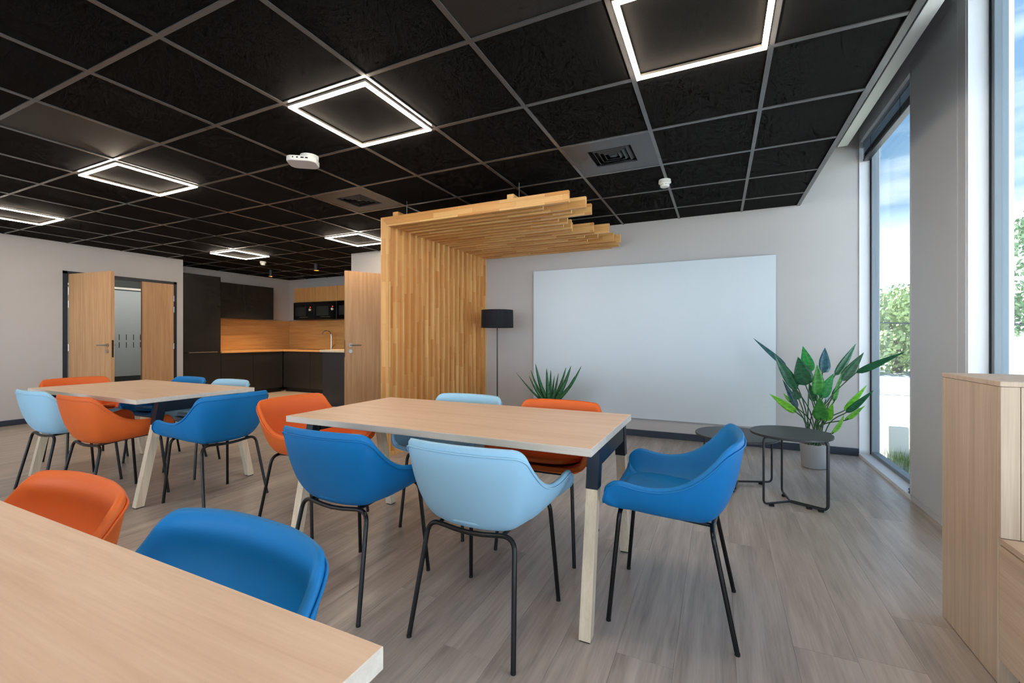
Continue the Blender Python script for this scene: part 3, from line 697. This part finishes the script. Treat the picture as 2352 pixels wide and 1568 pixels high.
def chair_proto(kind):
    c = thing('armchair', 'x', 'chair', (0,0,0))
    mname = 'chair_'+kind
    o = bpy.data.objects.new('shell', shell_mesh(mname)); COL.objects.link(o); o.parent = c
    bm = bmesh.new(); bm.from_mesh(o.data); bmesh.ops.recalc_face_normals(bm, faces=bm.faces)
    # outside of the bucket must face out: the lowest face has to look down
    f0 = min(bm.faces, key=lambda f: f.calc_center_median().z)
    if f0.normal.z > 0: bmesh.ops.reverse_faces(bm, faces=bm.faces)
    bm.to_mesh(o.data); bm.free()
    for p in o.data.polygons: p.use_smooth = True
    so = o.modifiers.new('thick','SOLIDIFY'); so.thickness = .026; so.offset = -1; so.use_rim = True; so.use_even_offset = True
    ss = o.modifiers.new('smooth','SUBSURF'); ss.levels = 1; ss.render_levels = 1
    dg = bpy.context.evaluated_depsgraph_get(); ev = o.evaluated_get(dg); me2 = bpy.data.meshes.new_from_object(ev)
    o.modifiers.clear(); o.data = me2; me2.name = 'shell'
    for p in me2.polygons: p.use_smooth = True
    pip = []
    for j in range(NR):
        a, b = RINGS[-2][j], RINGS[-1][j]
        p = a.lerp(b,.55); out = Vector((p.x, p.y*1.0, 0)); out = out.normalized() if out.length > 1e-4 else Vector((0,1,0))
        pip.append(p+out*.0022)
    pip.append(pip[0]); 
    sm = MB().tube(pip,.0034,6,caps=False).build('seam_piping', mname, o, smooth=True)
    cu = MB(); rg = []
    for s_, z_ in ((.5,.022),(.86,.024),(.97,.018),(1.0,.006),(.98,-.004)):
        rg.append([(math.copysign(abs(math.cos(a))**.8,math.cos(a))*.198*s_, .01+math.copysign(abs(math.sin(a))**.8,math.sin(a))*.205*s_) + ((z_),) for a in [2*PI*k/40 for k in range(40)]])
    rg = [[(x,y,.486+.09*y+z+.03*(abs(x)/.2)**3*0) for x,y,z in r] for r in rg]
    vs = [(0,.01,.509)]+[p for r in rg for p in r]
    fs = [(0,1+j,1+(j+1)%40) for j in range(40)]+[(1+i*40+j,1+(i+1)*40+j,1+(i+1)*40+(j+1)%40,1+i*40+(j+1)%40) for i in range(4) for j in range(40)]
    cu.add(vs,fs).build('seat_cushion', mname, c, smooth=True)
    zr, zf = .434, .456
    for sx in (-1,1):
        rear = fillet([(sx*.225,-.238,0),(sx*.190,-.150,zr),(sx*.06,-.160,zr-.012)],.055,7)
        front = fillet([(sx*.225,.238,0),(sx*.198,.196,zf),(sx*.06,.196,zf-.002)],.05,7)
        autosmooth(MB().tube(rear,.0095,12).build('leg','black_tube', c)); autosmooth(MB().tube(front,.0095,12).build('leg','black_tube', c))
        autosmooth(MB().tube(catmull([(sx*.15,.196,zf-.004),(sx*.148,.06,.447),(sx*.145,-.08,.436),(sx*.14,-.152,zr-.004)],4),.008,10).build('side_rail','black_tube', c))
        for fy in (-.238,.238): MB().lathe([(.0098,0),(.0098,.01)],12,(sx*.2245,fy*.996)).build('foot_cap','rubber', c)
    autosmooth(MB().tube([(-.065,-.160,zr-.0116),(0,-.163,zr-.014),(.065,-.160,zr-.0116)],.0095,12).build('rear_rail','black_tube', c))
    autosmooth(MB().tube([(-.065,.196,zf-.002),(.065,.196,zf-.002)],.0095,12).build('front_rail','black_tube', c))
    return c
def copy_tree(o, parent=None):
    c = o.copy(); COL.objects.link(c); c.parent = parent
    for ch in list(o.children): copy_tree(ch, c)
    return c
protos = {k: chair_proto(k) for k in ('blue','light_blue','orange')}
used = set()
def chair(kind, x, y, rz, label, group):
    p = protos[kind]
    o = p if kind not in used else copy_tree(p)
    used.add(kind); o.location = (x,y,0); o.rotation_euler = (0,0,rz); o['label'] = label; o['group'] = group; o['category'] = 'chair'
G1, G2, G3 = 'armchairs at the middle table','armchairs at the left table','armchairs at the foreground table'
chair('light_blue', -.87, 1.622, 0, 'light blue armchair with its back to the camera at the middle table', G1)
chair('blue', -1.545, 1.585, 0, 'blue armchair with its back to the camera at the near left of the middle table', G1)
chair('blue', -.175, 2.04, PI/2, 'blue armchair seen from the side at the right end of the middle table', G1)
chair('orange', -2.376, 2.045, -PI/2, 'orange armchair at the left end of the middle table', G1)
chair('light_blue', -1.557, 2.405, PI, 'light blue armchair on the far side of the middle table before the slats', G1)
chair('orange', -.889, 2.395, PI, 'orange armchair on the far side of the middle table in front of the aloe', G1)
chair('blue', -3.32, 1.995, PI/2, 'blue armchair at the right end of the left table', G2)
chair('orange', -4.0, 1.675, 0, 'orange armchair with its back to the camera at the left table', G2)
chair('light_blue', -4.70, 1.685, 0, 'light blue armchair at the left edge of the picture, left table', G2)
chair('orange', -5.53, 2.10, -PI/2, 'orange armchair at the far left end of the left table', G2)
chair('blue', -4.80, 2.41, PI, 'blue armchair on the far side of the left table, only its back rim showing', G2)
chair('light_blue', -4.14, 2.41, PI, 'light blue armchair on the far side of the left table before the kitchen', G2)
chair('orange', -1.59, .365, PI, 'orange armchair behind the foreground table, lower left', G3)
chair('blue', -.90, .37, PI, 'bright blue armchair behind the foreground table, cut off below by it', G3)

# ================================================================== TABLES
def table(x0, x1, y0, y1, label):
    t = thing('meeting_table', label, 'table', ((x0+x1)/2,(y0+y1)/2,0), 'oak topped meeting tables')
    zt = .745; th = .032
    m = MB().bbox(x0, x1, y0, y1, zt-th, zt, r=.0015, seg=1)
    for i, f in enumerate(m.f):
        a, b, c = (m.v[k] for k in f[:3]); nz = (b-a).cross(c-a)
        m.m[i] = 0 if abs(nz.z) > .8*nz.length else 1
    m.build('tabletop', ['table_oak','table_edge'], t)
    zs = .555
    for sx in (-1,1):
        X = x0+.028 if sx < 0 else x1-.028
        tops = []
        for sy in (-1,1):
            F = Vector((X, y0+.026 if sy < 0 else y1-.026, .006)); D = Vector((X, (y0+.165 if sy < 0 else y1-.165), zt-th))
            t_ = (zs-F.z)/(D.z-F.z); Mid = F.lerp(D,t_)
            lg = MB().beam(F, Mid, .046, .050).build('leg','leg_oak', t)
            MB().box(F.x-.02, F.x+.02, F.y-.022, F.y+.022, 0, .006).build('foot_pad','rubber', lg)
            MB().beam(Mid, D, .050, .054).build('leg_bracket','bracket_steel', t); tops.append(D)
        MB().box(X-.022, X+.022, tops[0].y+.02, tops[1].y-.02, zt-th-.075, zt-th).build('crossbar','bracket_steel', t)
    for yy in (y0+.24, y1-.24): MB().box(x0+.05, x1-.05, yy-.02, yy+.02, zt-th-.04, zt-th).build('rail','bracket_steel', t)
table(-2.125, -.437, 1.640, 2.478, 'oak topped meeting table in the middle of the room')
table(-5.272, -3.588, 1.622, 2.468, 'oak topped meeting table at the left before the double door')
table(-2.10, -.414, -.37, .470, 'oak topped meeting table cut off in the foreground')

# ================================================================== ROUND SIDE TABLES
def side_table(hub, r, h, feet, double, label):
    t = thing('side_table', label, 'table', (hub[0],hub[1],0), 'round black side tables')
    autosmooth(MB().lathe([(.001,h-.016),(r-.004,h-.016),(r,h-.012),(r,h-.003),(r-.003,h),(.001,h)],64,hub,caps=False).build('tabletop','table_black', t))
    H = Vector((hub[0],hub[1],.02))
    for k, a in enumerate(feet):
        d = Vector((math.cos(a),math.sin(a),0)); q = Vector((-d.y,d.x,0))
        for off in ((-.010,.010) if k == double else (0,)):
            pts = [H+q*off, H+d*(r-.03)+q*off, H+d*(r-.03)+q*off+Vector((0,0,h-.016-.02-.008)), H+d*.05+q*off+Vector((0,0,h-.016-.02-.008))]
            autosmooth(MB().tube(fillet(pts,.035,6),.0075,10).build('leg','black_steel', t))
        for s_ in ((.45,.72) if k == double else (.62,)):
            c = H+d*r*s_; MB().bbox(c.x-.016,c.x+.016,c.y-.014,c.y+.014,0,.014,r=.003).build('glide','rubber', t)
side_table((.456,3.632), .252, .505, (math.radians(218),math.radians(97),math.radians(-25)), 2, 'taller round black side table in front of the big green plant')
side_table((.128,3.955), .305, .40, (math.radians(150),math.radians(22),math.radians(-100)), 2, 'lower round black side table behind the blue armchair')

# ================================================================== PLANTS
def leaf_blade(base, tip, width, fold, face, n=12, curl=.0):
    base = Vector(base); tip = Vector(tip); ax = tip-base; L = ax.length; a = ax.normalized()
    side = a.cross(face).normalized(); up = side.cross(a).normalized()
    vs = []
    for i in range(n+1):
        t = i/n; wd = width*.5*(math.sin(PI*min(1,t**.62))**.85)*(1-.25*t); wd = max(wd,.0006)
        c = base+ax*t+up*(curl*L*(t*t-t))
        for s_ in (-1,-.5,0,.5,1): vs.append(c+side*wd*s_+up*(abs(s_)*wd*fold))
    fs = [(i*5+j, i*5+j+1, (i+1)*5+j+1, (i+1)*5+j) for i in range(n) for j in range(4)]
    # give the blade a little thickness
    k = len(vs); vs2 = [v-up*.0012 for v in vs]
    fs2 = [tuple(x+k for x in f[::-1]) for f in fs]
    rimf = []
    for i in range(n): rimf += [(i*5, (i+1)*5, (i+1)*5+k, i*5+k), (i*5+4+k, (i+1)*5+4+k, (i+1)*5+4, i*5+4)]
    return vs+vs2, fs+fs2+rimf
PY = 4.765
bp_ = thing('potted_plant','tall potted plant with broad pointed green leaves by the window','plant',(.778,PY,0))
def potx(s): return s
pot = [(.078,0),(.092,.004)]
for k in range(1,19): pot += [(.092+.016*k/18+.0012*(k%2), .004+.21*k/18)]
pot += [(.104,.216),(.100,.19)]
autosmooth(MB().lathe(pot,40,(.778,PY),caps=False).add([(.778+.088*math.cos(2*PI*j/24),PY+.088*math.sin(2*PI*j/24),.002) for j in range(24)],[tuple(range(24))]).build('pot','pot_grey', bp_), .9)
MB().lathe([(.099,.186),(.099,.19),(.001,.194)],28,(.778,PY),caps=False).build('soil','soil', bp_)
rp_ = random.Random(5)
pbm = bmesh.new(); bmesh.ops.create_icosphere(pbm, subdivisions=1, radius=1); pbm.verts.index_update()
pv = [v.co.copy() for v in pbm.verts]; pf = [tuple(v.index for v in f.verts) for f in pbm.faces]; pbm.free()
for k in range(34):
    a = rp_.random()*6.28; q = .09*math.sqrt(rp_.random()); r_ = .009+.006*rp_.random()
    MB().add([Vector((.778+q*math.cos(a)+v.x*r_, PY+q*math.sin(a)+v.y*r_, .196+v.z*r_*.7)) for v in pv], pf).build('pebble','pebble', bp_, smooth=True)
LV = [((425,405),(50,80),62,'leaf_blue',.10),((540,665),(285,250),125,'leaf_dark',-.08),((565,770),(490,640),85,'leaf_dark',.0),((548,870),(380,545),62,'leaf_blue',.05),
 ((535,915),(230,705),82,'leaf_bright',-.12),((480,812),(388,698),48,'leaf_bright',.08),((640,612),(553,290),180,'leaf_dark',-.05),((690,470),(607,170),120,'leaf_green',.10),
 ((828,472),(857,185),138,'leaf_blue',.16),((765,718),(768,378),142,'leaf_mid',-.12),((805,755),(955,475),118,'leaf_green',.02),((735,795),(690,600),92,'leaf_dark',.04),
 ((858,800),(922,660),70,'leaf_blue',.10),((965,503),(1207,140),82,'leaf_dark',.08),((1045,562),(1295,240),100,'leaf_dark',-.02),((1203,472),(1768,232),100,'leaf_dark',-.22),
 ((955,800),(1050,470),60,'leaf_mid',-.08),((950,745),(1005,600),56,'leaf_dark',.06),((1070,897),(1330,605),66,'leaf_bright',-.05),((1090,920),(1405,665),78,'leaf_dark',-.12),
 ((1090,1003),(1308,840),84,'leaf_bright',-.18),((810,1005),(795,742),142,'leaf_mid',-.16),((870,1015),(945,810),86,'leaf_bright',-.10),((932,1155),(1072,940),86,'leaf_bright',-.2)]
for k, (b_, t_, wd, mname, dy) in enumerate(LV):
    ps = lambda q: (1720+q[0]*.2041, 760+q[1]*.2041)
    B = onY(*ps(b_), PY+dy*.6); Tp = onY(*ps(t_), PY+dy*1.5)
    d_ = B.length
    rollv = Vector((-_s*-1, -_c, .15+.25*math.sin(k*2.1)))      # leaves turn roughly to the room
    face = Vector((_s*.6+.35*math.sin(k*1.7), -_c, .35*math.cos(k*2.3)))
    vs, fs = leaf_blade(B, Tp, 1.12*wd*.2041*(B-Vector((0,0,CAMH))).dot(Vector((-_s,_c,0)))/FPX, .28, face, curl=.10*math.sin(k*1.3)+.05)
    lf_ = MB().add(vs, fs).build('leaf', mname, bp_, smooth=True)
    root = Vector((.778+.05*math.sin(k*2.4), PY+.05*math.cos(k*1.9), .19))
    mid = root.lerp(B,.5)+Vector((0,0,.06)); mid.x = root.x+(B.x-root.x)*.38; mid.y = root.y+(B.y-root.y)*.38
    dirl = (Tp-B).normalized()
    autosmooth(MB().tube(catmull([root, mid, B, B+dirl*.03],5),[.0048]*11+[.0034]*5,8).build('stem','stem_green', lf_))
al = thing('potted_aloe','spiky aloe plant behind the orange armchair before the whiteboard','plant',(-1.81,4.9,0))
autosmooth(MB().lathe([(.12,0),(.13,.004),(.165,.40),(.165,.42),(.155,.42),(.15,.36)],40,(-1.81,4.9),caps=False).add([(-1.81+.12*math.cos(2*PI*j/24),4.9+.12*math.sin(2*PI*j/24),.002) for j in range(24)],[tuple(range(24))]).build('pot','pot_dark', al), .9)
MB().lathe([(.152,.37),(.001,.385)],28,(-1.81,4.9),caps=False).build('soil','soil', al)
AT = [(375,625,.05,16),(497,605,.16,22),(533,552,.02,34),(482,652,-.08,22),(625,592,-.05,36),(660,605,.1,28),(722,628,-.12,22),(785,582,.08,30),(826,570,-.04,38),(912,570,.03,28),(856,655,-.14,26),(690,650,.2,20)]
for k, (tx, ty, dy, wd) in enumerate(AT):
    Tp = onY(1080+tx*.2806, 680+ty*.2806, 4.9+dy); base = Vector((-1.81+(Tp.x+1.81)*.10, 4.9+dy*.25, .375))
    mid = base.lerp(Tp,.5)+Vector((-(Tp.x+1.81)*.10*(-1 if k else .2), 0, -.03 if k == 0 else .0))
    path = catmull([base, mid, Tp], 7); n_ = len(path); w0 = wd/1000*1.05
    vs = []; sideA = Vector((1,0,0)); 
    for i, p in enumerate(path):
        t = i/(n_-1); tg = (path[min(i+1,n_-1)]-path[max(i-1,0)]).normalized(); sd = tg.cross(Vector((0,-1,.2))).normalized(); upv = sd.cross(tg).normalized()
        ww = max(.0012, w0*(1-t)**.75*(1.0)+.002*(i%2)*(1-t)); hh = max(.001, w0*.42*(1-t)**.8)
        vs += [p+sd*ww, p+upv*hh*.35, p-sd*ww, p-upv*hh]
    fs = [(i*4+j, i*4+(j+1)%4, (i+1)*4+(j+1)%4, (i+1)*4+j) for i in range(n_-1) for j in range(4)]+[(3,2,1,0),tuple((n_-1)*4+j for j in range(4))]
    MB().add(vs, fs).build('leaf','aloe_green', al, smooth=True)

# ================================================================== WOODEN BENCH UNIT
bu = thing('bench_unit','pale oak booth bench with tall back panel at the right edge','bench',(1.05,2.1,0))
MB().bbox(.850, 1.24, 2.035, 2.443, 0.004, 1.003, r=.0015).build('back_box','bench_oak', bu)
MB().bbox(.848, 1.24, 2.018, 2.445, 1.004, 1.021, r=.0015).build('back_top','bench_oak', bu)
MB().bbox(.850, .897, 2.018, 2.034, .50, 1.003, r=.001).build('back_panel','bench_oak', bu)
MB().bbox(.899, 1.24, 2.018, 2.034, .50, 1.003, r=.001).build('back_panel','bench_oak', bu)
MB().bbox(.850, 1.24, 1.30, 2.034, .478, .498, r=.0015).build('seat','bench_oak_y', bu)
MB().bbox(.852, .872, 1.305, 2.033, .090, .470, r=.001).build('side_panel','bench_oak_y', bu)
MB().bbox(.874, 1.24, 1.30, 1.32, .090, .470, r=.001).build('front_panel','bench_oak_y', bu)
MB().box(.90, 1.24, 1.34, 2.033, 0, .088).build('plinth','black_laminate', bu)

# ================================================================== WINDOW BLIND AND CABLE
vb = thing('venetian_blind','raised slatted blind at the top of the window by the plant','blind',(1.30,4.75,2.9))
ys, ye = 4.135, 5.365
MB().bbox(1.278, 1.330, ys, ye, 3.035, 3.088, r=.003).build('head_rail','blind_slat', vb)
for k in range(9):
    z = 3.02-.0115*k
    MB().add([(1.280,ys,z),(1.305,ys,z+.003),(1.330,ys,z),(1.280,ye,z),(1.305,ye,z+.003),(1.330,ye,z),(1.280,ys,z-.0012),(1.305,ys,z+.0018),(1.330,ys,z-.0012),(1.280,ye,z-.0012),(1.305,ye,z+.0018),(1.330,ye,z-.0012)],
             [(0,1,4,3),(1,2,5,4),(9,10,7,6),(10,11,8,7),(0,3,9,6),(2,8,11,5),(0,6,7,1),(1,7,8,2),(3,4,10,9),(4,5,11,10)]).build('slat','blind_slat' if k < 5 else 'gasket', vb)
MB().bbox(1.279, 1.331, ys, ye, 2.895, 2.916, r=.003).build('bottom_rail','black_steel', vb)
for yy in (ys+.25, ye-.25): MB().tube([(1.277,yy,3.04),(1.277,yy,2.90)],.0016,6).build('ladder_cord','gasket', vb)
cb_ = thing('cable','small coil of dark cable lying on the window sill by the pier','cable',(1.29,4.17,.028))
cp = []
for k in range(70):
    a = k*.36; rr_ = .035+.012*math.sin(k*.7); cp.append((1.292+rr_*.8*math.cos(a), 4.175+rr_*1.4*math.sin(a), .0315+.00025*k))
autosmooth(MB().tube(cp,.0022,6).build('coil','gasket', cb_))

# ================================================================== OUTSIDE
GZ = -.18
struct(MB().box(-60, 70, -60, 110, GZ-.4, GZ).build('ground_yard','asphalt_pale'))
struct(MB().box(1.46, 8, 3, 9.5, GZ, GZ+.02).build('ground_verge','gravel'))
struct(MB().box(1.46, 30, 13.2, 14.6, GZ, GZ+.012).build('ground_shadow_strip','asphalt_shadow'))  # shadow across the yard, laid as a darker strip
def block(x, y, w_, d_, h_, label):
    b = thing('concrete_block', label, 'block', (x,y,GZ+.02), 'concrete blocks outside the window')
    MB().bbox(x-w_/2, x+w_/2, y-d_/2, y+d_/2, GZ+.02, GZ+.02+h_, r=.012).build('body','concrete', b)
    MB().bbox(x-w_/2-.01, x+w_/2+.01, y-d_/2-.01, y+d_/2+.01, GZ+.02, GZ+.05, r=.006).build('footing','concrete', b)
block(1.755, 6.25, .17, .40, .37, 'pale concrete block outside the window, the left one')
block(2.0, 6.25, .22, .40, .37, 'pale concrete block outside the window, half hidden by the pier')
gs = MB(); rg = random.Random(11)
for k in range(900):
    x = 1.55+rg.random()*.8; y = 5.5+rg.random()*.5; h_ = .05+.14*rg.random()*(1 if abs(x-1.8) < .2 else .5); a = rg.random()*6.28; l_ = .04*rg.random()
    dx, dy = math.cos(a)*.006, math.sin(a)*.006
    gs.add([(x-dx,y-dy,GZ+.02),(x+dx,y+dy,GZ+.02),(x+l_*math.cos(a*3),y+l_*math.sin(a*3),GZ+.02+h_)],[(0,1,2)])
go = gs.build('weeds','foliage'); go['kind'] = 'stuff'; go['label'] = 'tufts of weeds at the foot of the concrete blocks'; go['category'] = 'weeds'
def tree(x, y, h, r, z0, label, m, n=2600, seed=1):
    t = thing('tree', label, 'tree', (x,y,GZ), 'trees across the yard')
    R_ = random.Random(seed)
    autosmooth(MB().tube([(x,y,GZ),(x+.1,y,z0+.3),(x-.1,y+.1,h*.7)],[.16,.12,.05],8).build('trunk','bark', t))
    mb = MB(); cl_ = []
    for k in range(44):
        a = R_.random()*6.28; q = r*.8*math.sqrt(R_.random()); zz = z0+(h-z0)*R_.random(); sh = math.sqrt(max(.15,1-((zz-z0)/(h-z0)*1.0-.35)**2*1.6))
        cl_.append((Vector((x+q*sh*math.cos(a), y+q*sh*math.sin(a), zz)), r*(.22+.16*R_.random())))
    for k in range(n):
        c, q = cl_[k%44]; v = Vector((R_.gauss(0,1),R_.gauss(0,1),R_.gauss(0,1))).normalized()*q*(.75+.3*R_.random())
        p = c+v; s_ = .06+.06*R_.random(); nn = (v.normalized()+Vector((R_.random()-.5,R_.random()-.5,R_.random()-.5))*1.2).normalized()
        u = nn.orthogonal().normalized(); w2 = nn.cross(u)
        mb.add([p-u*s_, p+w2*s_*.6, p+u*s_, p-w2*s_*.6],[(0,1,2,3)])
    mb.build('foliage', m, t)
tree(6.3,22,2.6,2.3,.1,'bushy pale green tree filling the first window','foliage',9000,1)
tree(10.9,21.5,6.0,2.5,.2,'tall leafy tree behind the lamp post','foliage_deep',17000,3)
tree(16.2,24,6.6,2.6,.4,'tall leafy tree beyond the second window, farthest right','foliage',5000,4)
tree(1.6,23,2.6,2.2,.1,'low bushy tree beyond the yard behind the whiteboard wall','foliage',4000,5)
tree(9.0,28,3.6,2.3,.2,'pale tree farther back beside the pier','foliage_deep',6000,6)
fb = thing('far_building','flat-roofed grey building beyond the trees','building',(8.2,38,GZ))
MB().box(4.5,10.1,36,42,GZ,2.75).build('wall','far_wall', fb); MB().box(4.3,10.2,35.8,42.2,2.75,2.9).build('roof','galvanised', fb)
lp = thing('lamp_post','pale street lamp post in the second window','lamp post',(6.63,14.5,GZ))
autosmooth(MB().tube([(6.63,14.5,GZ),(6.63,14.5,2.55)],[.075,.055],12).build('pole','galvanised', lp)); MB().bbox(6.25,6.75,14.4,14.6,2.54,2.62,r=.02).build('lamp_head','galvanised', lp)
cw = tag(MB().tube(catmull([(2.5,15.6,1.72),(5.2,15.6,1.55),(8,15.6,1.56),(12,15.6,1.9)],6),.02,6).build('overhead_cable','gasket'),'dark overhead cable strung in front of the trees','cable')
